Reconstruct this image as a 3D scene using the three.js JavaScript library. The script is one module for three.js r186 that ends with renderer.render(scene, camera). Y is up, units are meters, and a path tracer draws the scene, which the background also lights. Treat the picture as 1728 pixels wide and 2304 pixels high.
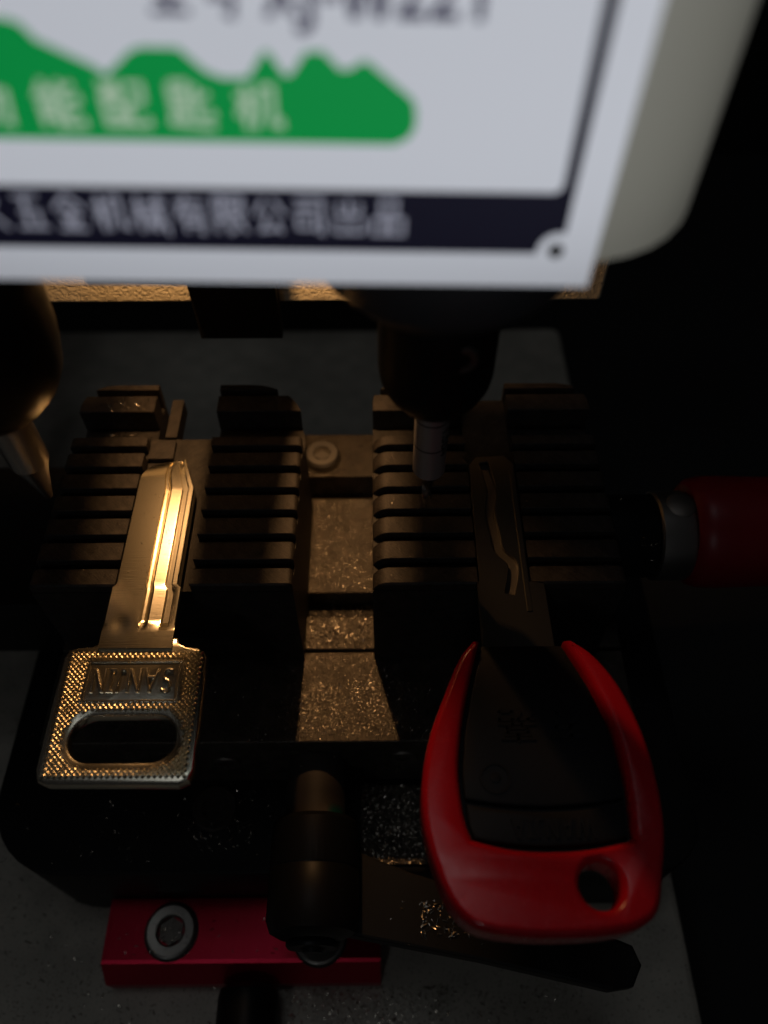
import * as THREE from 'three';
import { mergeGeometries, toCreasedNormals, mergeVertices } from 'three/addons/utils/BufferGeometryUtils.js';
import { RoundedBoxGeometry } from 'three/addons/geometries/RoundedBoxGeometry.js';
import { TextGeometry } from 'three/addons/geometries/TextGeometry.js';
import { RectAreaLightUniformsLib } from 'three/addons/lights/RectAreaLightUniformsLib.js';
import { FontLoader } from 'three/addons/loaders/FontLoader.js';

// ---------------------------------------------------------------- camera, light, exposure
const scene = new THREE.Scene();
const MM = 0.001;
const camera = new THREE.PerspectiveCamera(65.32, 768 / 1024, 0.005, 6);
camera.rotation.order = 'YXZ';
camera.rotation.set(THREE.MathUtils.degToRad(-53.4), THREE.MathUtils.degToRad(-0.46), 0);
camera.position.set(0, 0.230, 0.080);
camera.focus = 0.156;
camera.userData.fStop = 9.5;
const renderer = new THREE.WebGLRenderer({ antialias: true });
renderer.toneMapping = THREE.LinearToneMapping;
renderer.toneMappingExposure = 1;
renderer.shadowMap.enabled = true;
scene.background = new THREE.Color().setRGB(0.007, 0.007, 0.0075);   // the dim room
const WARM = new THREE.Color().setRGB(1, 0.52, 0.205);

// ---------------------------------------------------------------- helpers
let seedState = 7;
const rnd = () => { seedState = (seedState + 0x6d2b79f5) | 0; let t = Math.imul(seedState ^ (seedState >>> 15), 1 | seedState); t = (t + Math.imul(t ^ (t >>> 7), 61 | t)) ^ t; return ((t ^ (t >>> 14)) >>> 0) / 4294967296; };
const rr = (a, b) => a + (b - a) * rnd();
const taken = new Map();
const numbered = (n) => { const k = taken.get(n) ?? 0; taken.set(n, k + 1); return k ? n + '_' + String(k).padStart(3, '0') : n; };
// every coordinate below is written in millimetres of the place; part() brings it to metres relative to its thing's base
function thing(name, label, category, base, group) {
  const o = new THREE.Group(); o.name = numbered(name); o.position.set(base[0] * MM, base[1] * MM, base[2] * MM);
  o.userData = { label, category }; if (group) o.userData.group = group; o.base = base; scene.add(o); return o;
}
function part(name, g, m, parent, label) {
  const b = parent.base; g = g.clone(); g.translate(-b[0], -b[1], -b[2]); g.scale(MM, MM, MM);
  const o = new THREE.Mesh(g, m); o.name = name; o.base = b; o.castShadow = o.receiveShadow = true;
  if (label) o.userData.label = label;
  parent.add(o); return o;
}
function structure(name, g, m, label) {
  g = g.clone(); g.scale(MM, MM, MM);
  const o = new THREE.Mesh(g, m); o.name = name; o.castShadow = o.receiveShadow = true; o.userData = { kind: 'structure', label }; scene.add(o); return o;
}
const box = (x0, x1, y0, y1, z0, z1, r = 0) => {
  const g = r ? new RoundedBoxGeometry(x1 - x0, y1 - y0, z1 - z0, 2, r) : new THREE.BoxGeometry(x1 - x0, y1 - y0, z1 - z0);
  const p = g.attributes.position, n = g.attributes.normal, uv = g.attributes.uv;        // texture coordinates in millimetres
  for (let i = 0; i < p.count; i++) { const a = [Math.abs(n.getX(i)), Math.abs(n.getY(i)), Math.abs(n.getZ(i))], k = a.indexOf(Math.max(...a)); uv.setXY(i, k === 0 ? p.getZ(i) : p.getX(i), k === 1 ? p.getZ(i) : p.getY(i)); }
  return g.translate((x0 + x1) / 2, (y0 + y1) / 2, (z0 + z1) / 2);
};
const shapeOf = (pts) => { const s = new THREE.Shape(); pts.forEach(([x, y], i) => (i ? s.lineTo(x, y) : s.moveTo(x, y))); s.closePath(); return s; };
// an outline in plan (x, z), raised from y0 to y1
function plan(shape, y0, y1, bevel = 0, seg = 1, curve = 12) {
  const g = new THREE.ExtrudeGeometry(shape, { depth: y1 - y0 - 2 * bevel, bevelEnabled: bevel > 0, bevelThickness: bevel, bevelSize: bevel, bevelOffset: -bevel, bevelSegments: seg, curveSegments: curve });
  return g.rotateX(-Math.PI / 2).translate(0, y0 + bevel, 0);
}
const planPts = (pts) => shapeOf(pts.map(([x, z]) => [x, -z]));
// a profile in (x, y), drawn out along z from z0 to z1
const along = (pts, z0, z1, bevel = 0) => new THREE.ExtrudeGeometry(shapeOf(pts), { depth: z1 - z0 - 2 * bevel, bevelEnabled: bevel > 0, bevelThickness: bevel, bevelSize: bevel, bevelOffset: -bevel, bevelSegments: 1 }).translate(0, 0, z0 + bevel);
const arc = (cx, cy, r, a0, a1, n = 8) => Array.from({ length: n + 1 }, (_, i) => { const a = a0 + (a1 - a0) * i / n; return [cx + r * Math.cos(a), cy + r * Math.sin(a)]; });
function roundRect(x0, x1, z0, z1, radii) {          // plan points; radii in the order [x0z0, x1z0, x1z1, x0z1]
  const [a, b, c, d] = radii, P = Math.PI;
  return [...arc(x0 + a, z0 + a, a, P, 1.5 * P), ...arc(x1 - b, z0 + b, b, 1.5 * P, 2 * P), ...arc(x1 - c, z1 - c, c, 0, P / 2), ...arc(x0 + d, z1 - d, d, P / 2, P)];
}
const lathe = (pts, x, y, z, axis = 'y', seg = 48) => {
  const g = toCreasedNormals(new THREE.LatheGeometry(pts.map(([r, h]) => new THREE.Vector2(r, h)), seg), 0.6);
  if (axis === 'z') g.rotateX(Math.PI / 2);
  if (axis === 'x') g.rotateZ(-Math.PI / 2);
  return g.translate(x, y, z);
};
const creased = (g, a = 0.5) => toCreasedNormals(g, a);
function strip(g) { for (const k of Object.keys(g.attributes)) if (!['position', 'normal', 'uv'].includes(k)) g.deleteAttribute(k); return g.index ? g.toNonIndexed() : g; }
const join = (list) => mergeGeometries(list.map(strip));

// ---------------------------------------------------------------- textures (grain, scratches, relief, print)
const H = (x, y, s) => { let h = Math.imul(x, 374761393) ^ Math.imul(y, 668265263) ^ Math.imul(s, 982451653); h = Math.imul(h ^ (h >>> 13), 1274126177); return ((h ^ (h >>> 16)) >>> 0) / 4294967296; };
function vn(x, y, per, s) {                            // tiling value noise
  const xi = Math.floor(x), yi = Math.floor(y), fx = x - xi, fy = y - yi, u = fx * fx * (3 - 2 * fx), v = fy * fy * (3 - 2 * fy), w = (a) => ((a % per) + per) % per;
  const a = H(w(xi), w(yi), s), b = H(w(xi + 1), w(yi), s), c = H(w(xi), w(yi + 1), s), d = H(w(xi + 1), w(yi + 1), s);
  return a + (b - a) * u + (c - a) * v + (a - b - c + d) * u * v;
}
function texture(n, sizeMM, fn, srgb = false) {
  const d = new Uint8Array(n * n * 4);
  for (let y = 0; y < n; y++) for (let x = 0; x < n; x++) {
    const v = fn(x / n, y / n, x, y), o = (y * n + x) * 4;
    if (Array.isArray(v)) { d[o] = v[0]; d[o + 1] = v[1]; d[o + 2] = v[2]; } else d[o] = d[o + 1] = d[o + 2] = Math.max(0, Math.min(255, v * 255));
    d[o + 3] = 255;
  }
  const t = new THREE.DataTexture(d, n, n); t.wrapS = t.wrapT = THREE.RepeatWrapping; t.magFilter = THREE.LinearFilter; t.minFilter = THREE.LinearMipmapLinearFilter; t.generateMipmaps = true;
  if (srgb) t.colorSpace = THREE.SRGBColorSpace;
  t.repeat.set(1 / sizeMM, 1 / sizeMM); t.needsUpdate = true; return t;
}
const leather = texture(512, 24, (u, v) => {           // wrinkled powder coat
  const wx = vn(u * 24, v * 24, 24, 5) * 0.03, wy = vn(u * 24, v * 24, 24, 6) * 0.03;
  const a = vn((u + wx) * 40, (v + wy) * 40, 40, 1), b = vn((u - wy) * 72, (v + wx) * 72, 72, 2);
  return 0.62 * (1 - Math.abs(2 * a - 1)) + 0.3 * (1 - Math.abs(2 * b - 1)) + 0.08 * vn(u * 200, v * 200, 200, 3);
});
const grain = texture(512, 20, (u, v) => 0.45 * vn(u * 128, v * 128, 128, 11) + 0.35 * vn(u * 256, v * 256, 256, 12) + 0.2 * vn(u * 32, v * 32, 32, 13));
const hatch = texture(512, 20, (u, v) => {             // fine diagonal grinding marks
  const a = vn((u + v) * 150, (u - v) * 10, 1e6, 21), b = vn((u + 2 * v) * 190, (u - v) * 14, 1e6, 22);
  return 0.5 * a + 0.3 * b + 0.2 * vn(u * 256, v * 256, 256, 23);
});
const brushed = texture(512, 30, (u, v) => 0.6 * vn(u * 6, v * 256, 256, 31) + 0.4 * vn(u * 14, v * 128, 128, 32));
const worn = texture(512, 40, (u, v) => 0.34 + 0.3 * vn(u * 9, v * 9, 9, 41) + 0.22 * vn(u * 40, v * 40, 40, 42) + 0.14 * vn(u * 200, v * 200, 200, 43));
const paint = texture(512, 60, (u, v) => {             // grey enamel with grime specks
  const n = vn(u * 12, v * 12, 12, 51), s = vn(u * 220, v * 220, 220, 52), k = s > 0.86 ? 0.55 : 1, c = (166 + 24 * n) * k;
  return [c, c * 0.97, c * 0.9];
}, true);
const steelTone = texture(512, 30, (u, v) => {
  const n = 0.5 * vn(u * 14, v * 14, 14, 61) + 0.5 * vn(u * 120, v * 120, 120, 62), c = 60 + 70 * n; return [c, c * 0.96, c * 0.9];
}, true);
const oxideTone = texture(512, 26, (u, v) => {        // blackened steel: fine speckle, scuffs along the grinding
  const f = vn(u * 256, v * 256, 256, 63), g = vn(u * 20, v * 20, 20, 64), h = vn((u + v) * 120, (u - v) * 8, 1e6, 65), c = 150 + 60 * (g - 0.5) + 90 * (f - 0.5) + 60 * (h - 0.5) + (f > 0.93 ? 60 : 0);
  return [c, c * 0.985, c * 0.97];
}, true);
const rp = (t, k) => { const c = t.clone(); c.repeat.multiplyScalar(k); c.needsUpdate = true; return c; };

// ---------------------------------------------------------------- materials
const lin = (r, g, b) => new THREE.Color().setRGB(r, g, b);
const std = (o) => new THREE.MeshStandardMaterial(o);
const M = {
  oxide: std({ color: lin(0.11, 0.095, 0.085), map: oxideTone, roughness: 0.6, metalness: 0.25, bumpMap: hatch, bumpScale: 0.00006 }),
  oxideGrit: std({ color: lin(0.09, 0.08, 0.07), map: oxideTone, roughness: 0.6, metalness: 0.25, bumpMap: rp(grain, 1.5), bumpScale: 0.00006 }),
  blackPaint: new THREE.MeshPhysicalMaterial({ color: lin(0.008, 0.008, 0.0085), roughness: 0.55, specularIntensity: 0.5, bumpMap: grain, bumpScale: 0.00003 }),
  blackSatin: new THREE.MeshPhysicalMaterial({ color: lin(0.008, 0.008, 0.009), roughness: 0.42, specularIntensity: 0.4 }),
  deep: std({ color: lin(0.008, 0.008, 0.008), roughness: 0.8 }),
  steel: std({ color: lin(0.55, 0.52, 0.5), metalness: 1, roughness: 0.3, bumpMap: brushed, bumpScale: 0.00002 }),
  carbide: std({ color: lin(0.4, 0.39, 0.4), metalness: 1, roughness: 0.24 }),
  plate: std({ map: steelTone, color: lin(0.7, 0.66, 0.6), metalness: 0.45, roughness: 0.5, roughnessMap: worn, bumpMap: rp(grain, 1.2), bumpScale: 0.00012 }),
  zinc: std({ color: lin(0.4, 0.38, 0.35), metalness: 1, roughness: 0.4, bumpMap: grain, bumpScale: 0.00005 }),
  brass: std({ color: lin(0.84, 0.78, 0.63), metalness: 1, roughness: 0.23, bumpMap: brushed, bumpScale: 0.000008 }),
  nickel: std({ color: lin(0.2, 0.19, 0.17), metalness: 1, roughness: 0.3, bumpMap: hatch, bumpScale: 0.00002 }),
  dullNickel: std({ color: lin(0.22, 0.2, 0.18), metalness: 1, roughness: 0.5, bumpMap: grain, bumpScale: 0.00004 }),
  beige: std({ color: lin(0.24, 0.23, 0.19), roughness: 0.55 }),
  wrinkle: std({ color: lin(0.56, 0.52, 0.4), roughness: 0.6, bumpMap: leather, bumpScale: 0.00032 }),
  table: std({ map: paint, roughness: 0.5, bumpMap: grain, bumpScale: 0.00003 }),
  redMetal: std({ color: lin(0.42, 0.004, 0.03), metalness: 0.75, roughness: 0.36, bumpMap: brushed, bumpScale: 0.00002 }),
  redPlastic: new THREE.MeshPhysicalMaterial({ color: lin(0.44, 0.004, 0.013), roughness: 0.36, roughnessMap: worn, specularIntensity: 0.8, bumpMap: grain, bumpScale: 0.00001 }),
  redGrip: new THREE.MeshPhysicalMaterial({ color: lin(0.2, 0.004, 0.008), roughness: 0.4, specularIntensity: 0.8 }),
  blackPlastic: new THREE.MeshPhysicalMaterial({ color: lin(0.009, 0.009, 0.011), roughness: 0.45, specularIntensity: 0.45, bumpMap: grain, bumpScale: 0.00002 }),
  ink: std({ color: lin(0.02, 0.02, 0.02), roughness: 0.6 }),
  glow: std({ color: lin(0.9, 0.8, 0.6), emissive: WARM.clone(), emissiveIntensity: 2, roughness: 0.5 }),
  coolGlow: std({ color: lin(0.9, 0.9, 0.9), emissive: lin(0.95, 0.97, 1), emissiveIntensity: 1.5, roughness: 0.5 }),
  chip: std({ color: lin(0.6, 0.56, 0.5), metalness: 1, roughness: 0.26 }),
};

// ---------------------------------------------------------------- stroke characters (the machine's Chinese lettering)
const bx = (a, b, c, d) => [a, b, c, b, c, d, a, d, a, b];
const GLYPH = {
  五: [[15, 10, 85, 10], [45, 10, 35, 90], [20, 48, 75, 48, 70, 90], [5, 90, 95, 90]],
  金: [[50, 3, 5, 42], [50, 3, 95, 42], [30, 40, 70, 40], [18, 60, 82, 60], [50, 40, 50, 92], [30, 68, 38, 84], [70, 68, 62, 84], [8, 93, 92, 93]],
  机: [[3, 28, 45, 28], [25, 3, 25, 97], [25, 32, 5, 70], [27, 40, 42, 58], [55, 10, 55, 55, 42, 95], [55, 10, 82, 10, 82, 85, 97, 88, 97, 72]],
  械: [[2, 28, 38, 28], [20, 3, 20, 97], [20, 32, 3, 68], [22, 40, 35, 55], [42, 25, 98, 25], [72, 3, 76, 50, 95, 95, 98, 80], [92, 40, 62, 95], [40, 50, 66, 50], [47, 38, 47, 72, 38, 92], [60, 38, 60, 92], [82, 6, 90, 16]],
  有: [[8, 20, 92, 20], [45, 3, 5, 62], [35, 40, 35, 97], [35, 40, 82, 40, 82, 97, 70, 92], [35, 58, 82, 58], [35, 75, 82, 75]],
  限: [[8, 5, 8, 97], [8, 5, 35, 5, 25, 38, 36, 60, 10, 64], [48, 6, 48, 95, 66, 85], [48, 6, 88, 6, 88, 46], [48, 26, 88, 26], [48, 46, 88, 46], [62, 46, 97, 95], [90, 58, 72, 72]],
  公: [[35, 8, 5, 50], [62, 8, 95, 50], [48, 40, 22, 90, 75, 84], [65, 65, 85, 95]],
  司: [[10, 8, 88, 8, 88, 95, 72, 90], [8, 30, 68, 30], [15, 48, 15, 85], [15, 48, 65, 48, 65, 85], [15, 82, 65, 82]],
  出: [[50, 3, 50, 92], [18, 15, 18, 46], [82, 15, 82, 46], [18, 46, 82, 46], [8, 55, 8, 92], [92, 55, 92, 92], [8, 92, 92, 92]],
  品: [bx(28, 5, 72, 42), bx(5, 55, 44, 95), bx(56, 55, 95, 95)],
  能: [[28, 3, 10, 30, 42, 28], [35, 16, 46, 36], [10, 45, 10, 97], [10, 45, 42, 45, 42, 97, 34, 94], [10, 60, 42, 60], [10, 75, 42, 75], [58, 3, 58, 42, 92, 42, 92, 30], [88, 10, 60, 24], [58, 52, 58, 93, 94, 93, 94, 80], [88, 60, 60, 74]],
  配: [[3, 8, 50, 8], [8, 25, 8, 95], [8, 25, 46, 25, 46, 95], [20, 8, 20, 50], [34, 8, 34, 50], [8, 72, 46, 72], [8, 90, 46, 90], [58, 10, 92, 10, 92, 45], [60, 45, 92, 45], [60, 45, 60, 90, 96, 90, 96, 75]],
  匙: [[10, 5, 10, 42], [10, 5, 44, 5, 44, 42], [10, 23, 44, 23], [10, 42, 44, 42], [3, 52, 52, 52], [28, 52, 28, 88], [28, 70, 48, 70], [12, 62, 2, 90], [8, 84, 97, 94], [62, 8, 62, 70, 94, 70, 94, 58], [90, 24, 64, 40]],
  功: [[3, 18, 42, 18], [22, 18, 22, 75], [2, 82, 44, 72], [48, 28, 90, 28, 84, 92, 70, 86], [66, 5, 66, 50, 42, 95]],
  型: [[5, 12, 58, 12], [3, 34, 60, 34], [20, 12, 20, 34, 8, 56], [42, 12, 42, 56], [70, 10, 70, 42], [90, 3, 90, 58, 80, 54], [20, 72, 80, 72], [50, 60, 50, 94], [4, 95, 96, 95]],
  号: [bx(25, 5, 75, 36), [5, 50, 95, 50], [38, 50, 30, 68, 80, 68, 74, 96, 58, 92]],
  义: [[48, 4, 56, 18], [78, 20, 10, 95], [22, 22, 92, 95]],
  万: [[5, 12, 95, 12], [40, 12, 36, 50, 8, 95], [38, 42, 80, 42, 74, 92, 58, 88]],
  嘉: [[10, 8, 90, 8], [50, 0, 50, 20], [20, 20, 80, 20], bx(25, 28, 75, 42), [5, 55, 95, 55], [35, 46, 40, 54], [65, 46, 60, 54], [8, 70, 46, 70, 40, 96], [26, 62, 8, 97], bx(60, 68, 92, 95)],
};
function writeGlyph(c, ch, x, y, w, h, weight) {
  c.lineWidth = weight; c.lineCap = 'butt'; c.lineJoin = 'miter'; c.beginPath();
  for (const s of GLYPH[ch]) for (let i = 0; i < s.length; i += 2) c[i ? 'lineTo' : 'moveTo'](x + s[i] / 100 * w, y + s[i + 1] / 100 * h);
  c.stroke();
}

// ================================================================ THE SETTING
structure('ground', box(-900, 900, -60, -40, -700, 900), M.deep, 'dark bench top below the machine');
structure('background_wall', box(-900, 900, -40, 700, -420, -400), M.deep, 'dark wall behind the machine');
structure('machine_bed', plan(planPts(roundRect(-230, 78, -190, 130, [4, 4, 14, 4])), -40, 0, 2, 2), M.table, 'grey enamelled bed of the key cutting machine');

// ================================================================ COLUMN (back of the machine)
{
  const t = thing('machine_column', 'dark column behind the clamps, its front skirt in wrinkled beige paint', 'machine column', [-30, 0, -190]);
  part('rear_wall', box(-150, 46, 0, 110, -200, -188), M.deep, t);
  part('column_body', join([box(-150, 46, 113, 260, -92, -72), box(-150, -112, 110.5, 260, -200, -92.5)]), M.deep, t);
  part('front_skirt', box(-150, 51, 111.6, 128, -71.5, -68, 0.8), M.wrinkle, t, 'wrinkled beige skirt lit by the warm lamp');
}

// ================================================================ HEAD with the printed name plate
{
  const t = thing('machine_head', 'pale grey rounded machine head above the right clamp, carrying the printed plate', 'machine head', [-30, 178, -20]);
  part('housing', creased(plan(planPts(roundRect(-110, 34.5, -51.5, 11.2, [2, 2, 14, 6])), 179.5, 262, 0.6, 2)), M.beige, t);
  part('underside_plate', box(-104, 28, 177.5, 179.4, -50, 3), M.deep, t);

  const PX = 16, W = 112, Hh = 48, x0 = 21.5 - W, y1 = 177.9 + Hh;       // the plate, 16 pixels to the millimetre
  const cv = document.createElement('canvas'); cv.width = W * PX; cv.height = Hh * PX;
  const c = cv.getContext('2d'), U = (x) => (x - x0) * PX, V = (y) => (y1 - y) * PX;
  c.fillStyle = '#e3e4ea'; c.fillRect(0, 0, cv.width, cv.height);
  const navy = '#0e0c20';
  c.fillStyle = navy;                                                     // frame: bar below, thin lines at the side and top
  c.beginPath(); c.rect(U(-88), V(224), U(18.05) - U(-88), V(181.8) - V(224)); c.fill();
  c.fillStyle = '#e3e4ea'; c.beginPath(); c.roundRect(U(-87), V(223), U(16.85) - U(-87), V(188.3) - V(223), 14); c.fill();
  c.beginPath(); c.arc(U(17.6), V(182.1), 2.05 * PX, 0, 7); c.fill();
  const L = (p) => p.map(([x, y]) => [x, y + 0.0215 * (x - 18)]);
  const key = L([[-70, 203.4], [-29.1, 203.3], [-28.1, 202.9], [-27.3, 201.8], [-23.4, 199.8], [-22.4, 199.1], [-21.2, 200.0], [-20.2, 200.8], [-19.2, 201.2], [-16.2, 201.1], [-14.3, 199.3], [-12.9, 198.75], [-10.9, 198.8], [-9.5, 200.8], [-9.1, 200.8], [-7.9, 198.95], [-7.4, 199], [-6.1, 200.8], [-4.7, 200.8], [-3.4, 199.4], [-2.6, 199.4], [-1.5, 200.1], [-1.0, 199.9], [2.6, 197.0], [2.95, 196.2], [3.0, 194.6], [2.4, 193.6], [1.2, 193.05], [-70, 194.6]]);
  c.fillStyle = '#009f48'; c.beginPath(); key.forEach(([x, y], i) => c[i ? 'lineTo' : 'moveTo'](U(x), V(y))); c.closePath(); c.fill();
  c.strokeStyle = '#bcd6b6';
  [['功', -34.7], ['能', -28.9], ['配', -23.5], ['匙', -17.9], ['机', -12.3]].forEach(([g, x]) => writeGlyph(c, g, U(x), V(197.8), 3.9 * PX, 4.1 * PX, 8.6));
  c.strokeStyle = '#a9a9b6';
  [...'义五金机械有限公司出品'].forEach((g, i) => writeGlyph(c, g, U(-38.1 + 3.74 * i), V(187.6), 3.2 * PX, 4.05 * PX, 6.4));
  c.strokeStyle = '#35324e'; writeGlyph(c, '型', U(-17.9), V(207.4), 3.2 * PX, 4.6 * PX, 8); writeGlyph(c, '号', U(-14), V(207.3), 3.2 * PX, 4.7 * PX, 8);
  c.fillStyle = '#35324e'; c.font = 'bold ' + 5.6 * PX + 'px sans-serif'; c.save(); c.translate(U(-9.2), V(202.7)); c.scale(0.82, 1); c.fillText('XJ-W221', 0, 0); c.restore();
  const tex = new THREE.CanvasTexture(cv); tex.colorSpace = THREE.SRGBColorSpace;
  const face = new THREE.MeshPhysicalMaterial({ map: tex, roughness: 0.6, specularIntensity: 0.25 }), edge = std({ color: lin(0.72, 0.72, 0.74), roughness: 0.4 });
  const g = new THREE.BoxGeometry(W, Hh, 1.1).translate(x0 + W / 2, y1 - Hh / 2, 12.0);
  const tilt = new THREE.Matrix4().makeTranslation(18, 182.2, 0).multiply(new THREE.Matrix4().makeRotationZ(-0.0215)).multiply(new THREE.Matrix4().makeTranslation(-18, -182.2, 0));
  g.applyMatrix4(tilt);
  const plate = part('name_plate', g, [edge, edge, edge, edge, face, edge], t, 'white plate with green key silhouette and navy frame');
  part('rivet', lathe([[0, 0.55], [0.45, 0.5], [0.72, 0.28], [0.8, 0]], 17.45, 182.2, 12.56, 'z', 20), M.ink, plate);
}

// ================================================================ LAMP under the head
{
  const t = thing('work_lamp', 'black lamp beam under the head, with warm bulbs on its sides', 'lamp', [-28, 178, -46]);
  const beam = [[-67.8, 177.2], [-67.8, 104], [-64.5, 104], [-63, 120.5], [-26, 149], [-14, 158], [-14, 177.2]];
  const addedCheek = [[-60, 177.2], [-60, 124], [-26, 150.5], [-14.4, 159], [-14.4, 177.2]];  // unseen thickening added to shade the inner jaw of the left clamp
  part('lamp_beam', join([creased(along(beam, 22.6, 41.6).rotateY(-Math.PI / 2), 0.2), along(addedCheek, 17.2, 22.7).rotateY(-Math.PI / 2)]), M.blackPaint, t);
  for (const [x, hx, tx, I] of [[-42.9, -46.6, -56, 0.0098], [-15.8, -11.2, 0, 0.0108]]) {
    part('added_baffle', join([box(hx - 0.15, hx + 0.15, 141, 147.0, -54.6, -41), box(hx - 0.15, hx + 0.15, 147.1, 177.2, -54.6, -49.6), box(hx - 0.15, hx + 0.15, 147.1, 177.2, -41.9, -41)]), M.blackPaint, t);  // baffles added out of view to trim where the bulb light falls
    part('bulb', new THREE.SphereGeometry(1.15, 16, 12).translate(x, 154, -54), M.glow, t);
    const l = new THREE.SpotLight(WARM, I, 0, 1.4, 0.5); l.castShadow = true; l.shadow.radius = 0.06; l.shadow.camera.near = 0.0014; l.shadow.mapSize.set(1024, 1024);
    l.position.set(x * MM, 0.154, -0.054); l.target.position.set(tx * MM, 0.09, -0.025); l.name = 'bulb_light';
    scene.add(l, l.target); l.target.name = 'bulb_target';
  }
}
// added unseen panels: overhead for bed and back floor, front for cool highlights
RectAreaLightUniformsLib.init();
for (const [name, label, p, aim, size, I, glow] of [
  ['added_overhead_panel', 'added white panel overhead, unseen, lighting the bed and back floor', [-100, 1300, -150], [-100, 0, -150], 300, 0.95, 0.95],
  ['added_front_panel', 'added square white panel high in front, unseen, giving the cool front light', [-260, 780, 920], [0, 60, 20], 120, 4.2, 4.2]]) {
  const t = thing(name, label, 'lamp', p), to = new THREE.Vector3(...aim).sub(new THREE.Vector3(...p)).normalize();
  const turn = new THREE.Matrix4().makeRotationFromQuaternion(new THREE.Quaternion().setFromUnitVectors(new THREE.Vector3(0, 0, -1), to));
  const put = (g) => g.applyMatrix4(turn).translate(...p), h = size / 2;
  part('added_panel_case', put(box(-h - 10, h + 10, -h - 10, h + 10, 1.5, 40, 4)), M.beige, t);
  part('diffuser', put(box(-h, h, -h, h, 0, 1.4)), std({ color: lin(0.8, 0.8, 0.8), emissive: lin(0.92, 0.96, 1), emissiveIntensity: glow * 0.25 }), t);
  const l = new THREE.RectAreaLight(lin(0.92, 0.96, 1), I, size * MM, size * MM); l.quaternion.setFromRotationMatrix(turn);
  l.position.set(...p.map((v, i) => (v + to.getComponent(i) * 2) * MM)); l.name = 'added_panel_light'; scene.add(l);
}
// added spot behind the camera, cone cut under the plate to leave clamps dark
{
  const p = [110, 196, 470], aim = [-2, 383, 12];
  const t = thing('added_front_lamp', 'added lamp behind the camera, unseen, lighting only the machine head', 'lamp', p);
  const dir = new THREE.Vector3(aim[0] - p[0], aim[1] - p[1], aim[2] - p[2]).normalize();
  const turn = new THREE.Matrix4().makeRotationFromQuaternion(new THREE.Quaternion().setFromUnitVectors(new THREE.Vector3(0, -1, 0), dir));
  const place = (g) => g.applyMatrix4(turn).translate(...p);
  part('added_lamp_shade', place(lathe([[10, 34], [14, 33], [20, 20], [32, -6], [33, -6], [21.5, 21], [14, 35], [10, 36]], 0, 0, 0)), M.beige, t);
  part('bulb', place(new THREE.SphereGeometry(9, 20, 14).translate(0, 10, 0)), M.coolGlow, t);
  part('added_lamp_arm', new THREE.TubeGeometry(new THREE.CatmullRomCurve3([[60, 366, 480], [80, 400, 520], [100, 300, 600], [100, -39, 620]].map((v) => new THREE.Vector3(...v))), 40, 5, 10), M.blackSatin, t);
  part('added_lamp_foot', lathe([[0, 14], [40, 14], [60, 6], [60, 0], [0, 0]], 100, -39.8, 620), M.blackSatin, t);
  const l = new THREE.SpotLight(lin(0.93, 0.96, 1.0), 0.44, 0, 0.4636, 0.14); l.castShadow = true; l.shadow.radius = 0.45; l.shadow.camera.near = 0.05;
  l.position.set(p[0] * MM + dir.x * 0.004, p[1] * MM + dir.y * 0.004, p[2] * MM + dir.z * 0.004); l.target.position.set(aim[0] * MM, aim[1] * MM, aim[2] * MM); l.name = 'added_front_light'; l.target.name = 'added_front_target';
  scene.add(l, l.target);
}

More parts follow.
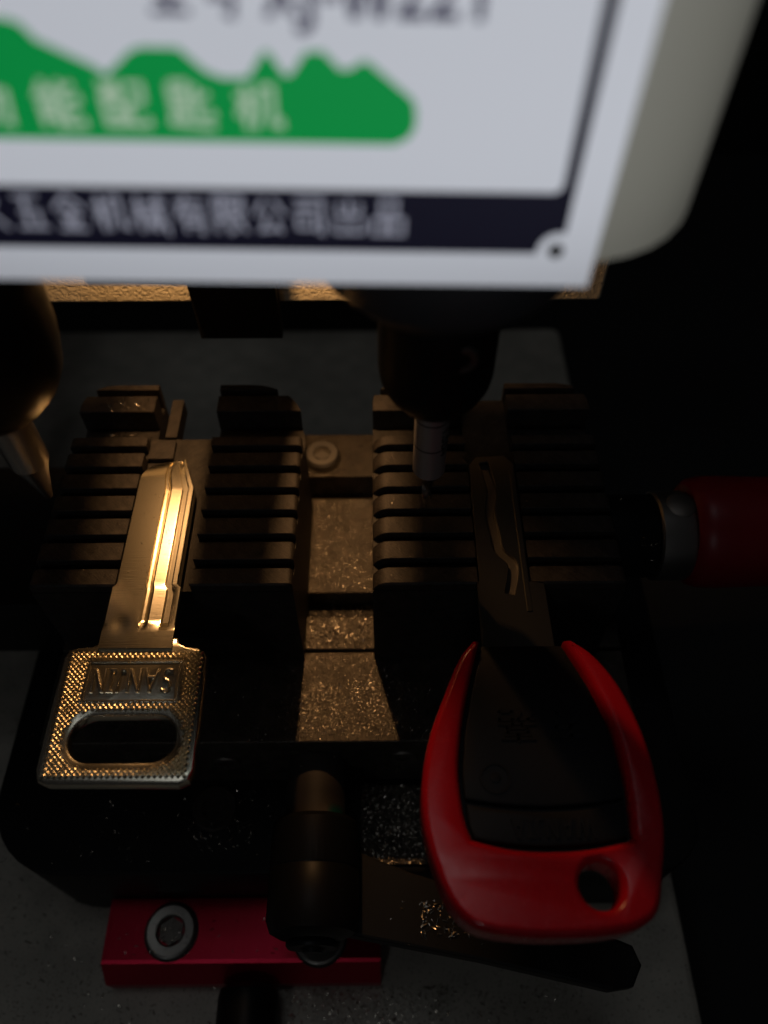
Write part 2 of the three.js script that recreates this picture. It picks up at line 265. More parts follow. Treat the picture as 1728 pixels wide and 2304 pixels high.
// ================================================================ SPINDLES
{
  const x = 8.9, z = -13, t = thing('cutter_spindle', 'black spindle above the right clamp, holding a slim steel end mill', 'spindle', [x, 110, z]);
  part('flange', lathe([[0, 177.3], [18, 177.2], [18, 166], [17.5, 165], [14, 161], [10.5, 159.5], [0, 159.5]], x, 0, z), M.blackSatin, t);
  const co = part('collet', lathe([[0, 159.4], [9, 159.4], [9.1, 158], [9.1, 143.5], [8.8, 141.4], [7.9, 139.2], [6.4, 137], [4.8, 135.4], [3.6, 134.8], [0, 134.8]], x, 0, z), M.blackSatin, t);
  part('set_screw', join([lathe([[1.3, 0.2], [2.2, 0.35], [2.5, 0], [2.6, -1]], x + 2.8, 152, z + 8.4, 'z', 24), lathe([[0, -0.9], [1.3, -0.9], [1.3, 0.2]], x + 2.8, 152, z + 8.4, 'z', 6)]), M.dullNickel, co);
  const cvs = document.createElement('canvas'); cvs.width = 512; cvs.height = 512;       // etched size marking round the shank
  const c = cvs.getContext('2d'); c.fillStyle = '#fff'; c.fillRect(0, 0, 512, 512); c.fillStyle = '#191919';
  for (const v of [96, 176, 330]) c.fillRect(0, v, 512, 7);
  c.font = 'bold 92px sans-serif'; for (const u of [10, 266]) { c.save(); c.translate(u + 40, 205); c.rotate(Math.PI / 2); c.scale(0.7, 0.72); c.fillText('1.5D4', 0, 0); c.restore(); }
  const tex = new THREE.CanvasTexture(cvs); tex.colorSpace = THREE.SRGBColorSpace; tex.wrapS = THREE.RepeatWrapping;
  const shank = std({ color: lin(0.5, 0.48, 0.48), map: tex, metalness: 0.6, roughness: 0.36 });
  const sg = new THREE.CylinderGeometry(2.95, 2.95, 21.4, 48, 1, true).translate(x, 128.8, z);
  const bit = part('cutter_shank', sg, shank, t);
  part('cutter_cone', lathe([[2.95, 118.1], [2.9, 117.8], [1.25, 115.4], [0.95, 115.1]], x, 0, z), M.carbide, bit);
  const fl = []; for (let k = 0; k < 3; k++) { const g = new THREE.BoxGeometry(0.62, 5.6, 1.25, 1, 10, 1).translate(0.12, 0, 0.35); const p = g.attributes.position; for (let i = 0; i < p.count; i++) { const a = p.getY(i) * 0.35 + k * 2.094, px = p.getX(i), pz = p.getZ(i); p.setX(i, px * Math.cos(a) - pz * Math.sin(a)); p.setZ(i, px * Math.sin(a) + pz * Math.cos(a)); } g.computeVertexNormals(); fl.push(g.translate(x, 112.6, z)); }
  part('cutter_flutes', join(fl), M.carbide, bit);
}
{
  const x = -62.6, z = -13, t = thing('tracer_spindle', 'black bulbous holder over the left clamp with a pointed steel tracer pin', 'spindle', [x, 110, z]);
  part('flange', lathe([[0, 177.2], [17, 177.2], [17, 168], [14, 166], [0, 166]], x, 0, z), M.blackPaint, t);
  part('collet', lathe([[0, 165.9], [13, 165.9], [13.2, 158], [13.9, 155], [13.7, 149], [13.2, 145.5], [12.5, 142], [11, 139], [8.6, 136.2], [6, 134.4], [3.6, 133.8], [0, 133.8]], x, 0, z), M.blackSatin, t);
  const pin = part('tracer_pin', lathe([[3.5, 133.9], [3.5, 121.5], [3.45, 121]], x, 0, z), M.steel, t);
  part('pin_point', lathe([[3.45, 121], [2.6, 118.6], [0.75, 110.6], [0.3, 110], [0, 109.9]], x, 0, z), M.steel, pin);
}

// ================================================================ CLAMPS
const GROOVES = [[-8.6, -6.7], [-14.9, -12.9], [-21.1, -19.05], [-27.1, -25.1], [-33.2, -31.1], [-39.15, -37.1]];
function jaw(t, xi, xo, label, back, r = 3.6) {            // xi = edge beside the key, xo = outer edge
  const s = Math.sign(xo - xi), top = 95, floor = 92.2, zf = -2.6;
  const outerAt = (y) => (y > top - r ? xo - s * (r - Math.sqrt(Math.max(0, r * r - (y - top + r) ** 2))) : xo);
  const fillet = (y0, y1, n) => Array.from({ length: n + 1 }, (_, i) => { const y = y0 + (y1 - y0) * i / n; return [outerAt(y), y]; });
  const wind = (p) => (s > 0 ? p : p.slice().reverse());
  const low = wind([[xi, 59.6], [xo, 59.6], ...fillet(Math.min(91.4, 95 - r), floor, 3), [xi, floor]]);
  const body = along(low, -41.8, zf);
  const bc = back, bshape = s > 0 ? roundRect(xi, xo, -58.5, -41.8, [0.3, bc, 0.1, 0.1]) : roundRect(xo, xi, -58.5, -41.8, [bc, 0.3, 0.1, 0.1]);
  const b = part('jaw', creased(join([body, plan(planPts(bshape), 59.6, 88.5)])), M.oxideGrit, t, label);
  const ends = [zf, ...GROOVES.flatMap(([a, c]) => [c, a]), -41.8];
  for (let i = 0; i < ends.length; i += 2) {
    const z1 = ends[i], z0 = ends[i + 1];
    const pr = wind([[xi, floor - 0.02], [outerAt(floor), floor - 0.02], ...fillet(floor, 94.2, 5), ...fillet(94.3, 95, 6), [xi, top]]);
    part('rib', creased(along(pr, z0, z1, i === 0 ? 0.35 : 0.12), 0.35), M.oxide, b);
  }
  const clip = (z) => { const d = Math.max(0, (-58.5 + bc) - z); return xo - s * (d > 0 ? bc - Math.sqrt(Math.max(0, bc * bc - d * d)) : 0); };
  for (const [z0, z1] of [[-54.8, -49.7], [-58.5, -56.8]]) {
    const n = 6, edge = Array.from({ length: n + 1 }, (_, i) => { const z = z0 + (z1 - z0) * i / n; return [clip(z), z]; });
    part('rib', plan(planPts(s > 0 ? [[xi, z1], [xi, z0], ...edge] : [[xi, z0], [xi, z1], ...edge.slice().reverse()]), 88.4, 95, 0.15), M.oxide, b);
  }
  return b;
}
{
  const t = thing('key_clamp', 'black ribbed clamp gripping the brass key blank', 'clamp', [-43.6, 59.6, -30], 'ribbed clamps of the machine');
  jaw(t, -52.4, -69.7, 'ribbed jaw under the tracer pin', 7, 1.2);
  jaw(t, -37.9, -17.6, 'ribbed jaw beside the central channel', 13, 1.0);
  const seat = part('key_seat', box(-52.3, -38.0, 62, 91.6, -44, -3.2), M.oxideGrit, t);
  part('seat_step', box(-52.2, -46.6, 91.6, 92.9, -42.5, -37.2), M.oxide, seat);
  part('seat_step', box(-49.4, -46.8, 88, 92.4, -56, -44.05), M.oxide, seat);
}
{
  const t = thing('key_clamp', 'black ribbed clamp gripping the red and black plastic headed key', 'clamp', [23.7, 59.6, -30], 'ribbed clamps of the machine');
  jaw(t, 19.2, -1.6, 'ribbed jaw under the end mill', 6);
  jaw(t, 29.8, 49, 'ribbed jaw beside the red grip', 7, 1.2);
  part('key_seat', box(19.25, 29.75, 62, 91.6, -56, -3.2), M.oxideGrit, t);
  const h = part('handle_shaft', lathe([[0, 49.05], [9.2, 49.05], [9.2, 58.8], [8.8, 59.4], [0, 59.4]], 0, 84.5, -21, 'x'), M.blackSatin, t);
  part('ferrule', lathe([[9.4, 59.5], [9.9, 59.9], [9.9, 66.4], [9.2, 67.6], [8.6, 68]], 0, 84.5, -21, 'x'), M.zinc, h);
  part('ferrule_cap', lathe([[0, 0.4], [2.6, 0.4], [3.2, 0.1], [3.4, -0.5]], 64.2, 94.2, -22.2, 'y', 28), M.dullNickel, h);
  part('grip', lathe([[8.8, 67.2], [10.6, 67], [11.8, 68.2], [12.4, 70.4], [12.5, 74], [12.2, 84], [12.4, 104], [10, 108], [0, 109]], 0, 84.5, -22, 'x'), M.redGrip, t, 'dark red moulded grip');
}

// ================================================================ CARRIAGE below the clamps
{
  const t = thing('carriage', 'dark stepped steel carriage that carries both clamps, strewn with filings', 'carriage', [-12, 0.2, 0]);
  part('front_rail', box(-74, 56, 37.2, 61.8, -4.6, 17, 0.5), M.plate, t);
  part('front_rail', box(-74, 56, 37.2, 61.8, -14, -5.2, 0.4), M.plate, t);
  part('slot_floor', box(-74, 56, 37.2, 56.5, -20.2, -14.05), M.oxideGrit, t);
  part('centre_rail', box(-74, 56, 37.2, 62.0, -49.6, -20.25, 0.5), M.plate, t);
  part('side_arm', box(-135, -74.1, 37.2, 61, -62, -17.5, 1), M.blackPaint, t);
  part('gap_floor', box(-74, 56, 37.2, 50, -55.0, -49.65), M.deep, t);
  const blk = part('stop_block', box(-28, 4, 50.2, 70, -65, -50.4, 0.5), M.plate, t);
  const sx = -15, sz = -56;
  const scr = part('screw', join([lathe([[2.3, 72.8], [4.0, 72.8], [4.6, 72.2], [4.7, 69.9], [0, 69.9]], sx, 0, sz, 'y', 32), lathe([[0, 71.0], [2.3, 71.0], [2.3, 72.8]], sx, 0, sz, 'y', 6)]), M.zinc, blk);
  for (const [x, y] of [[-35.3, 50], [4.8, 53]]) part('screw', join([lathe([[1.7, 0.5], [2.9, 0.6], [3.3, 0.2], [3.3, -0.4]], x, y, 17, 'z', 28), lathe([[0, -0.6], [1.7, -0.6], [1.7, 0.5]], x, y, 17, 'z', 6)]), M.dullNickel, t);
  const lower = part('base_plate', creased(plan(planPts(roundRect(-91.5, 74, -60, 38, [2, 2, 12, 19])), 0.3, 37, 0.7, 2)), M.blackPaint, t);
  part('dowel', join([lathe([[3, 37.7], [4.9, 37.8], [5.3, 37.4], [5.3, 36.8]], -39.4, 0, 23.5, 'y', 32), lathe([[0, 37.2], [3, 37.2], [3, 37.7]], -39.4, 0, 23.5, 'y', 32)]), M.oxideGrit, lower);
  part('wear_strip', box(-5, 30, 37.05, 37.6, 18.4, 36.4, 0.2), M.plate, lower);
}
{
  const t = thing('locking_lever', 'black round hub on a rod, with a long flat black lever to its right', 'lever', [-14, 50, 40]);
  part('rod', lathe([[0, 17.1], [6.5, 17.1], [6.5, 31], [0, 31]], -14.6, 49.6, 0, 'z'), M.oxide, t);
  const hub = part('hub', lathe([[0, 30.2], [8.4, 30.2], [9.3, 31.2], [9.4, 40], [9.2, 40.3], [9.4, 40.6], [9.4, 50], [8.6, 52], [6.6, 53], [4.8, 53.2], [4.6, 52.2], [0, 52.2]], -14.4, 49.6, 0, 'z'), M.blackSatin, t);
  part('end_cap', lathe([[0, 55], [2, 55], [2.6, 54.2], [5.2, 54.2], [5.6, 53.6], [5.6, 52.4]], -14.4, 45.4, 0, 'z', 36), M.blackSatin, hub);
  part('arm', plan(planPts([[-9, 33.5], [6, 39.2], [46, 51.5], [51.8, 53.8], [53, 57.4], [50.6, 61.2], [46, 61.8], [20, 56.2], [-2, 52.3], [-9, 51]]), 38.4, 43.6, 0.6, 2), M.blackPaint, t);
}

// ================================================================ RED STOP BAR, its bolts and the knob below it
{
  const t = thing('stop_bar', 'red anodised bar bolted down in front of the carriage', 'bar', [-33, 0, 46]);
  part('bar', creased(along([[38.4, 0.2], [55.6, 0.2], [56.2, 1], [56.2, 7], [52.6, 13.6], [51.8, 14], [38.4, 14]], 0.6, 67, 0).rotateY(-Math.PI / 2), 0.2), M.redMetal, t);
  for (const [x, z] of [[-51.2, 45.8], [-15.2, 47.3]]) {
    const b = part('bolt', lathe([[3.2, 15.0], [3.6, 15.5], [5.5, 15.6], [6, 15.2], [6.1, 14.05]], x, 0, z, 'y', 40), M.zinc, t);
    part('socket', lathe([[0, 14.15], [3.2, 14.15], [3.2, 15.0]], x, 0, z, 'y', 6), M.dullNickel, b);
    part('washer_ring', lathe([[6.05, 14.06], [6.1, 14.25], [6.5, 14.2], [6.6, 14.02]], x, 0, z, 'y', 40), M.ink, b);
  }
}
{
  const t = thing('round_knob', 'black round knob sticking out from under the red bar', 'knob', [-32.2, 0, 75]);
  part('knob', lathe([[0, 56.3], [5.2, 56.3], [6.8, 57.4], [7.2, 59], [7.2, 100], [6, 102], [0, 102]], -32.2, 7.5, 0, 'z'), M.blackSatin, t);
}

// ================================================================ BRASS KEY
const fontBold = await new FontLoader().loadAsync('fonts/droid/droid_sans_bold.typeface.json');
const fontReg = await new FontLoader().loadAsync('fonts/droid/droid_sans_regular.typeface.json');
// letters lying on a surface at height y, read from the far side of the machine (turned half round)
function flatText(text, font, cx, cz, y, size, width, depth, bevel) {
  let pen = 0; const cap = size * 0.92, letters = [...text].map((ch) => {                     // letter by letter, each brought to the cap height
    const l = new TextGeometry(ch, { font, size, depth, curveSegments: 4, bevelEnabled: bevel > 0, bevelThickness: bevel, bevelSize: bevel, bevelOffset: -bevel * 0.6, bevelSegments: 2 });
    l.computeBoundingBox(); const q = l.boundingBox, w = q.max.x - q.min.x;
    l.translate(-q.min.x, -q.min.y, 0).scale(1, cap / (q.max.y - q.min.y), 1).translate(pen, 0, 0); pen += w + size * 0.13; return l;
  });
  const g = join(letters);
  g.computeBoundingBox(); const b = g.boundingBox;
  g.translate(-(b.min.x + b.max.x) / 2, -(b.min.y + b.max.y) / 2, 0).scale(width / (b.max.x - b.min.x), 1, 1);
  return g.rotateX(-Math.PI / 2).rotateY(Math.PI).translate(cx, y, cz);
}
function flatGlyph(ch, cx, cz, y, w, h, weight, height) {
  const list = [];
  for (const s of GLYPH[ch]) for (let i = 0; i + 3 < s.length; i += 2) {
    const [a, b, c, d] = s.slice(i, i + 4).map((v, k) => (v / 100 - 0.5) * (k % 2 ? h : w)), len = Math.hypot(c - a, d - b);
    list.push(new THREE.BoxGeometry(len + weight * 0.6, height, weight).rotateY(-Math.atan2(d - b, c - a)).translate((a + c) / 2, 0, (b + d) / 2));
  }
  return join(list).rotateY(Math.PI).translate(cx, y + height / 2, cz);
}
{
  const t = thing('brass_key', 'brass key blank with knurled square head and slot, lying in the left clamp', 'key', [-46, 91, 10]);
  // blade: a milled section drawn along z, the tip rounded down, the grooves running out before the head
  const sect = [[0, -0.12], [0.2, 0], [0.9, 0], [1.4, 0], [1.9, 0], [2.4, 0], [2.9, 0], [3.4, 0], [3.9, 0], [4.4, 0], [4.9, 0], [5.4, 0], [5.9, 0], [6.1, -0.75], [6.5, -0.85], [7.2, -0.15], [7.5, -0.05], [9.2, -0.5], [9.45, -0.55], [9.6, -1.35], [10.7, -1.35], [10.85, -0.25], [11.1, -0.15], [11.9, -0.15], [12.1, -0.4]];
  const zs = []; for (let z = -35.2; z < -26; z += 0.4) zs.push(z); for (let z = -26; z <= 0; z += 0.8) zs.push(z); for (let z = 0.4; z <= 10.9; z += 0.4) zs.push(z); zs.push(11.2);
  const pos = [], idx = [], n = sect.length;
  zs.forEach((z) => {
    const w = z > -2.7 ? 1.13 : 1, run = THREE.MathUtils.clamp((7.6 - z) / 2.4, 0, 1), tip = Math.max(0, (-29 - z) / 6.2), shift = z > -2.7 ? -0.7 : 0;
    sect.forEach(([x, y], k) => {
      const left = tip > 0 ? 5.6 * (1 - Math.sqrt(Math.max(0, 1 - tip * tip))) : 0, right = z < -27 ? (-27 - z) * 0.36 : 0;
      const xx = left + (x / 12.1) * (12.1 - left - right);
      pos.push(-52.1 + shift + xx * w, 95.35 + y * run - tip * tip * 1.5 * (1 - x / 14) - 0.16 * Math.exp(-(((x - 2.9) / 1.3) ** 2) - (((z - 6.2) / 1.7) ** 2)), z);
    });
  });
  const m = zs.length, off = n * m;
  zs.forEach((z, j) => sect.forEach((_, k) => pos.push(pos[(j * n + k) * 3], 93.0, z)));
  for (let j = 0; j < m - 1; j++) for (let k = 0; k < n - 1; k++) {
    const a = j * n + k, b = a + 1, c = a + n, d = c + 1;
    idx.push(a, c, b, b, c, d, a + off, b + off, c + off, b + off, d + off, c + off);
  }
  for (let j = 0; j < m - 1; j++) { const a = j * n, c = a + n, e = a + n - 1, g = e + n; idx.push(a, a + off, c, c, a + off, c + off, e, g, e + off, g, g + off, e + off); }
  for (const j of [0, m - 1]) for (let k = 0; k < n - 1; k++) { const a = j * n + k; idx.push(a, a + 1, a + off, a + 1, a + off + 1, a + off); }
  const bg = new THREE.BufferGeometry(); bg.setAttribute('position', new THREE.Float32BufferAttribute(pos, 3)); bg.setIndex(idx);
  bg.setAttribute('uv', new THREE.Float32BufferAttribute(pos.filter((_, i) => i % 3 !== 1).map((v, i) => v), 2)); bg.computeVertexNormals();
  part('blade', creased(bg, 0.35), M.brass, t);
  // head with its slot
  const hs = new THREE.Shape();
  [[-52.9, 8.6], [-53.1, 9.7], [-54.2, 10.4], [-56.6, 10.6], [-58.4, 11.1], [-59.1, 12.8], [-59.0, 33.6], [-58.4, 35.5], [-56.6, 36.2], [-34.4, 36.4], [-32.7, 35.6], [-32.2, 33.8], [-32.4, 13], [-33, 11.3], [-34.6, 10.7], [-36.6, 10.5], [-37.9, 9.8], [-38.2, 8.6]].forEach(([x, z], i) => hs[i ? 'lineTo' : 'moveTo'](x, -z));
  hs.closePath();
  const slot = new THREE.Path(), sy = 28.3, r = 4.15, xa = -54.6 + r, xb = -35.9 - r;
  slot.moveTo(xa, -sy - r); slot.absarc(xb, -sy, r, -Math.PI / 2, Math.PI / 2, false); slot.absarc(xa, -sy, r, Math.PI / 2, Math.PI * 1.5, false);
  hs.holes.push(slot);
  const g = new THREE.ExtrudeGeometry(hs, { depth: 1.6, bevelEnabled: true, bevelThickness: 0.75, bevelSize: 0.55, bevelOffset: -0.55, bevelSegments: 3, curveSegments: 20 }).rotateX(-Math.PI / 2).translate(0, 92.35, 0);
  const bow = part('bow', creased(g, 0.4), M.brass, t);
  // knurling: small pyramids on the face, left out round the slot and in the name field
  const P = [], top = 94.68, hgt = 0.46, step = 1.0;
  for (let i = 0; i < 70; i++) for (let j = 0; j < 70; j++) {
    const x = -59.5 + i * step / 2, z = 10 + j * step / 2; if ((i + j) % 2) continue;
    if (x < -57.7 || x > -33.2 || z < 11.7 || z > 35.0) continue;
    if (x > -54.5 && x < -36.3 && z > 13.3 && z < 22.0) continue;
    const dx = Math.max(xa - x, 0, x - xb); if (Math.hypot(dx, z - sy) < r + 1.15) continue;
    const h = hgt * (0.86 + 0.24 * H(i, j, 71)), q = step * 0.485;
    const c = [[x - q, z], [x, z + q], [x + q, z], [x, z - q]], f = 0.22;
    for (let k = 0; k < 4; k++) { const [ax, az] = c[k], [bx_, bz] = c[(k + 1) % 4], A = [x + (ax - x) * f, z + (az - z) * f], B = [x + (bx_ - x) * f, z + (bz - z) * f];
      P.push(ax, top, az, bx_, top, bz, A[0], top + h, A[1], bx_, top, bz, B[0], top + h, B[1], A[0], top + h, A[1], A[0], top + h, A[1], B[0], top + h, B[1], x, top + h, z); }
  }
  const kg = new THREE.BufferGeometry(); kg.setAttribute('position', new THREE.Float32BufferAttribute(P, 3)); kg.computeVertexNormals();
  kg.setAttribute('uv', new THREE.Float32BufferAttribute(new Float32Array(P.length / 3 * 2), 2));
  const kn = part('knurling', kg, M.brass, bow); kn.userData.kind = 'stuff';
  // name field: a raised frame and raised letters
  const F = 94.66, fr = [box(-54.0, -36.8, F, F + 0.42, 13.5, 13.95, 0.1), box(-54.0, -36.8, F, F + 0.42, 21.3, 21.75, 0.1), box(-54.0, -53.5, F, F + 0.42, 13.95, 21.3, 0.1), box(-37.3, -36.8, F, F + 0.42, 13.95, 21.3, 0.1)];
  part('name_frame', join(fr), M.brass, bow);
  part('lettering', creased(flatText('SANJIN', fontReg, -45.3, 17.6, F - 0.05, 5.2, 14.6, 0.5, 0.28), 0.5), M.brass, bow, 'raised letters SANJIN');
}

// ================================================================ RED AND BLACK PLASTIC HEADED KEY
{
  const t = thing('plastic_head_key', 'key with red plastic head and black inlay, clamped beside the red grip', 'key', [25, 93, 30]);
  const outer = [[16.7, 12.2], [14.3, 15.1], [10.9, 22.7], [7.9, 30.6], [6.5, 38.0], [6.6, 45.0], [8.4, 52.1], [10.5, 56.5], [13.2, 59.0], [17.4, 60.1], [25.2, 60.6], [33.6, 60.2], [37.9, 59.3], [40.9, 57.3], [42.9, 51.8], [44.6, 45.3], [45.0, 36.9], [44.1, 28.6], [41.5, 20.5], [37.9, 14.9], [34.6, 12.2]];
  const inner = [[17.9, 12.3], [33.2, 12.3], [36.8, 20.4], [39.3, 29.4], [39.9, 38.3], [39.3, 47.0], [33, 48.2], [26.7, 48.6], [20, 48.2], [14.1, 46.8], [13.3, 44.4], [12.7, 36.7], [13.6, 29.1], [15.6, 20.3]];
  const smooth = (pts, k) => new THREE.CatmullRomCurve3(pts.map(([x, z]) => new THREE.Vector3(x, 0, z))).getPoints(k).map((v) => [v.x, v.z]);
  const side = smooth(outer, 90), rim = [...smooth(inner.slice(1, 6), 24), ...smooth(inner.slice(5, 10), 20).slice(1), ...smooth([...inner.slice(9), inner[0]], 24).slice(1)];
  // the red body: a rim round the inlay, open towards the blade
  const body = planPts([...side, ...rim]);
  const hole = new THREE.Path(); hole.absellipse(33.0, -53.6, 3.2, 3.4, 0, Math.PI * 2, true); body.holes.push(hole);
  const g = new THREE.ExtrudeGeometry(body, { depth: 4.6, bevelEnabled: true, bevelThickness: 1.8, bevelSize: 1.15, bevelOffset: -1.15, bevelSegments: 6, curveSegments: 24 }).rotateX(-Math.PI / 2).translate(0, 93.6, 0);
  const red = part('head_rim', creased(g, 0.7), M.redPlastic, t, 'glossy red rim with a ring hole');
  part('head_core', plan(planPts(inner), 92.6, 96.9), M.blackPlastic, t);
  const cut = (z0, z1) => { // slice of the inlay between two slightly bowed lines
    const xl = (z) => { for (let i = 7; i < 13; i++) { const [a, b] = [inner[(i + 1) % 14], inner[(i + 2) % 14]]; if ((z - a[1]) * (z - b[1]) <= 0 && a[1] !== b[1] && i + 2 < 15) return a[0] + (b[0] - a[0]) * (z - a[1]) / (b[1] - a[1]); } return 15; };
    const xr = (z) => { for (let i = 1; i < 6; i++) { const [a, b] = [inner[i], inner[i + 1]]; if ((z - a[1]) * (z - b[1]) <= 0 && a[1] !== b[1]) return a[0] + (b[0] - a[0]) * (z - a[1]) / (b[1] - a[1]); } return 38; };
    const p = [], N = 10, bow = (u) => 1.3 * (1 - (2 * u - 1) ** 2);
    for (let i = 0; i <= N; i++) { const z = z0 + (z1 - z0) * i / N; p.push([xr(z) - 0.5, z]); }
    const a = xl(z1) + 0.5, b = xr(z1) - 0.5; for (let i = 1; i < 12; i++) p.push([b + (a - b) * i / 12, z1 + bow(i / 12)]);
    for (let i = N; i >= 0; i--) { const z = z0 + (z1 - z0) * i / N; p.push([xl(z) + 0.5, z]); }
    if (z0 > 20) { const c = xl(z0) + 0.5, d = xr(z0) - 0.5; for (let i = 1; i < 12; i++) p.push([c + (d - c) * i / 12, z0 + bow(i / 12)]); }
    return creased(plan(planPts(p), 96.8, 98.3, 0.35, 2), 0.5);
  };
  const panel = part('inlay_panel', cut(12.8, 40.2), M.blackPlastic, t);
  const band = part('inlay_band', cut(41.0, 46.4), M.blackPlastic, t);
  part('lettering', join([flatGlyph('万', 31.6, 28, 98.25, 6, 5.2, 0.7, 0.3), flatGlyph('嘉', 23.2, 28, 98.25, 7, 5.6, 0.55, 0.3)]), M.blackPlastic, panel);
  part('round_mark', join([lathe([[2.1, 98.2], [2.15, 98.5], [2.6, 98.5], [2.65, 98.2]], 18.7, 0, 36.9), lathe([[0, 98.6], [0.8, 98.5], [0.9, 98.2]], 18.7, 0, 36.9)]), M.blackPlastic, panel);
  part('lettering', flatText('WANJIA', fontBold, 27.2, 45.0, 98.25, 3.4, 13.4, 0.3, 0.06), M.blackPlastic, band, 'raised letters WANJIA');
  // blade with a milled track
  const track = [[22.8, -33.5], [23.6, -29], [24.0, -25], [23.0, -20], [23.6, -14], [24.0, -10.5], [26.4, -7.2], [26.3, -4.2], [25.2, 0]];
  const cl = smooth(track, 40), w = 1.0, side2 = (k) => cl.map(([x, z], i) => { const a = cl[Math.max(0, i - 1)], b = cl[Math.min(cl.length - 1, i + 1)], L = Math.hypot(b[0] - a[0], b[1] - a[1]); return [x + k * w * (b[1] - a[1]) / L, z - k * w * (b[0] - a[0]) / L]; }), left = side2(-1), right = side2(1).reverse();
  const blade = planPts([[21.2, -35], [27.4, -35.4], [29.4, -33], [29.4, -2.9], [32.3, -2.3], [32.5, 13.2], [18.9, 13.2], [19.0, -2.4], [19.5, -2.9], [19.5, -32.6]]);
  const hol = new THREE.Path(); [...left, ...right].forEach(([x, z], i) => hol[i ? 'lineTo' : 'moveTo'](x, -z)); hol.closePath(); blade.holes.push(hol);
  const bl = part('blade', creased(plan(blade, 94.1, 95.3, 0.12), 0.3), M.nickel, t);
  part('blade_core', plan(planPts([[21.4, -34.6], [27.2, -35], [29.1, -33], [29.1, -2.9], [32.0, -2.2], [32.2, 13], [19.2, 13], [19.2, -2.6], [19.8, -3], [19.8, -32.6]]), 92.9, 94.2), M.dullNickel, bl);
  part('blade_ridge', along([[28.0, 95.2], [29.2, 95.2], [29.1, 95.5], [28.3, 95.5]], -31, 4), M.nickel, bl);
}

// ================================================================ METAL FILINGS
{
  const list = [];
  const add = (n, x0, x1, z0, z1, y, a = 0.25, b = 0.9, tone = 1) => { for (let i = 0; i < n; i++) list.push([rr(x0, x1), typeof y === 'function' ? 0 : y, rr(z0, z1), rr(a, b), tone]); };
  add(700, -17.2, -2, -49, -20.5, 62.05, 0.1, 0.42); add(420, -17.2, -2, -13.8, -5.4, 62, 0.15, 0.7); add(160, -17.2, -2, -20, -14.3, 56.6, 0.3, 1.1);
  add(200, -17.2, -2, -4.4, 16.6, 61.9, 0.12, 0.5); add(3600, -21, 11, 3, 15.5, 61.9, 0.08, 0.32); add(1600, -19, 8, -4, 8, 61.9, 0.06, 0.2); add(1500, -17, -2, -49, -21, 62.02, 0.06, 0.25); add(500, -42, -17, -1.5, 16.6, 61.9, 0.12, 0.45); add(420, -2, 12, -1.5, 16.6, 61.9, 0.12, 0.5);
  add(1600, -4.6, 12, 18.6, 36.2, 37.7, 0.25, 0.9); add(200, -45, -30, 19, 33, 37.1, 0.2, 0.8); add(220, -88, -26, 0, 36, 37.1, 0.25, 0.9);
  add(500, -2, 50, 56, 72, 0.1, 0.25, 0.9); add(1500, -24, 16, 56.5, 74, 0.1, 0.25, 1.0); add(320, -110, -24, 38, 74, 0.1, 0.3, 1.3); add(300, -125, -93, -16, 40, 0.1, 0.3, 1.3);
  add(60, -66, -2, 40, 51, 14.1, 0.2, 1); add(60, -57, -45, 41, 51, 15.6, 0.2, 0.7); add(80, 8, 18, 45, 52, 43.7, 0.5, 1.5); add(40, 0, 40, 44, 54, 43.7, 0.3, 0.8);
  for (const [z0, z1] of GROOVES) { add(14, -66, -53, z0, z1, 92.25, 0.2, 0.8); add(22, -37, -20, z0, z1, 92.25, 0.2, 0.6); add(22, 2, 18, z0, z1, 92.25, 0.2, 0.9); add(22, 31, 48, z0, z1, 92.25, 0.3, 1.2); }
  for (const [a, b] of [[-2.9, -6.5], [-8.8, -12.7], [-15.1, -18.9], [-21.3, -24.9], [-27.3, -30.9], [-33.4, -36.9]]) { add(8, -65, -53, b, a, 95.05, 0.15, 0.5); add(8, -37, -22, b, a, 95.05, 0.1, 0.3); add(90, 2, 18.5, b, a, 95.03, 0.06, 0.2); add(10, 31, 46, b, a, 95.05, 0.15, 0.5); }
  add(40, -64, -54, -49, -42.5, 88.6, 0.3, 1.1); add(40, -64, -54, -54.5, -50, 95.05, 0.2, 0.8); add(26, -51, -40, -30, 8, 95.45, 0.12, 0.5); add(10, 52, 58, -22, -10, 91, 0.3, 0.9);
  const g = new THREE.BoxGeometry(1, 0.06, 0.16, 4, 1, 1); { const p = g.attributes.position; for (let i = 0; i < p.count; i++) { const x = p.getX(i); p.setY(i, p.getY(i) + 0.28 * (0.25 - x * x)); p.setZ(i, p.getZ(i) + 0.1 * Math.sin(x * 3)); } g.computeVertexNormals(); }
  g.scale(MM, MM, MM);
  const inst = new THREE.InstancedMesh(g, M.chip, list.length), m = new THREE.Matrix4(), q = new THREE.Quaternion(), e = new THREE.Euler(), col = new THREE.Color();
  list.forEach(([x, y, z, L], i) => {
    e.set(rr(-0.5, 0.5), rr(0, 6.28), rr(-0.35, 0.35)); q.setFromEuler(e);
    m.compose(new THREE.Vector3(x * MM, (y + L * 0.1) * MM, z * MM), q, new THREE.Vector3(L, Math.max(0.35, L * 0.8), Math.max(0.5, L) * rr(0.7, 1.3)));
    inst.setMatrixAt(i, m); const k = rr(0.35, 1); inst.setColorAt(i, col.setRGB(k, k * 0.97, k * 0.92));
  });
  inst.name = 'metal_filings'; inst.castShadow = inst.receiveShadow = true;
  inst.userData = { kind: 'stuff', label: 'fine bright metal filings strewn over the machine', category: 'filings' }; scene.add(inst);
}

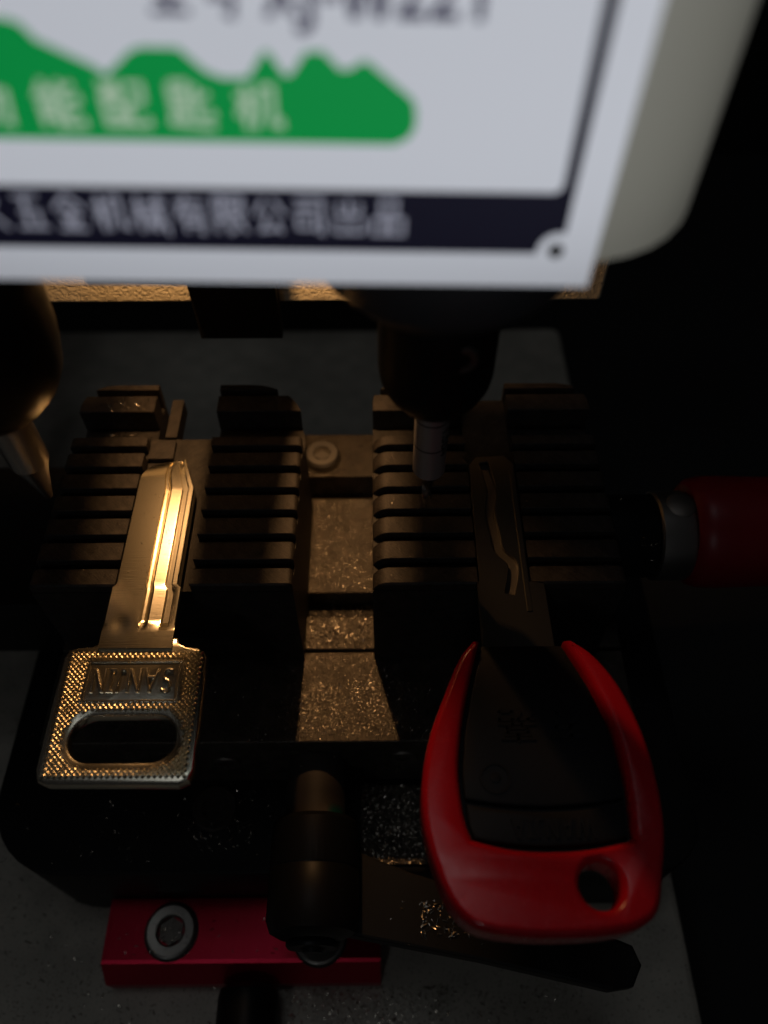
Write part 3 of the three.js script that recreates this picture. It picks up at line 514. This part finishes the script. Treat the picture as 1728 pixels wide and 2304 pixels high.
{ // larger curled shavings
  const g = (() => { const P = [], I = [], n = 9; for (let i = 0; i <= n; i++) { const a = -1.5 + 3 * i / n, w = 0.09 + 0.05 * Math.sin(i * 1.3); for (const [rr_, k] of [[0.5, -1], [0.5, 1], [0.53, 1], [0.53, -1]]) P.push(Math.sin(a) * rr_, Math.cos(a) * rr_ * 0.6 - 0.02, k * w + 0.12 * a); }
    for (let i = 0; i < n; i++) for (let k = 0; k < 4; k++) { const a = i * 4 + k, b = i * 4 + (k + 1) % 4; I.push(a, b, a + 4, b, b + 4, a + 4); }
    const q = new THREE.BufferGeometry(); q.setAttribute('position', new THREE.Float32BufferAttribute(P, 3)); q.setIndex(I); q.computeVertexNormals(); return q.scale(MM, MM, MM); })();
  const spots = [];
  const add = (n, x0, x1, z0, z1, y, a, b) => { for (let i = 0; i < n; i++) spots.push([rr(x0, x1), y, rr(z0, z1), rr(a, b)]); };
  for (const [z0, z1] of GROOVES) { add(5, 31, 48, z0, z1, 92.2, 0.3, 0.8); add(3, 3, 18, z0, z1, 92.2, 0.3, 0.7); add(2, -36, -20, z0, z1, 92.2, 0.3, 0.6); add(2, -65, -54, z0, z1, 92.2, 0.3, 0.6); }
  add(8, -64, -54, -49, -43, 88.5, 0.3, 0.9); add(40, 8, 18, 45, 52, 43.6, 0.4, 1.1); add(34, -53.6, -48.8, 43.4, 48.2, 14.2, 0.3, 0.8); add(30, -17, -2, -20, -14.3, 56.5, 0.4, 1.0); add(26, -17, -2.2, -13.5, -5.4, 61.8, 0.3, 0.7);
  add(30, -4, 12, 19, 36, 37.6, 0.3, 0.9); add(26, -100, 40, 57, 72, 0, 0.4, 1.1); add(16, -120, -94, -10, 40, 0, 0.4, 1.1); add(10, 52, 58, -26, -12, 93.2, 0.3, 0.7); add(14, -44, -34, 19, 28, 37.6, 0.3, 0.8); add(12, -22, -9, 17.5, 20, 55.5, 0.3, 0.7);
  const inst = new THREE.InstancedMesh(g, M.chip, spots.length), m = new THREE.Matrix4(), q = new THREE.Quaternion(), e = new THREE.Euler(), col = new THREE.Color();
  spots.forEach(([x, y, z, L], i) => { e.set(rr(-0.6, 0.6), rr(0, 6.28), rr(-0.5, 0.5)); q.setFromEuler(e); m.compose(new THREE.Vector3(x * MM, (y + 0.06 * L) * MM, z * MM), q, new THREE.Vector3(L, L, L * rr(0.7, 1.6))); inst.setMatrixAt(i, m); const k = rr(0.5, 1.2); inst.setColorAt(i, col.setRGB(k, k * rr(0.86, 1), k * rr(0.7, 0.95))); });
  inst.name = 'curled_shavings'; inst.castShadow = inst.receiveShadow = true;
  inst.userData = { kind: 'stuff', label: 'small curled brass and steel shavings in slots and corners', category: 'shavings' }; scene.add(inst);
}

renderer.render(scene, camera);
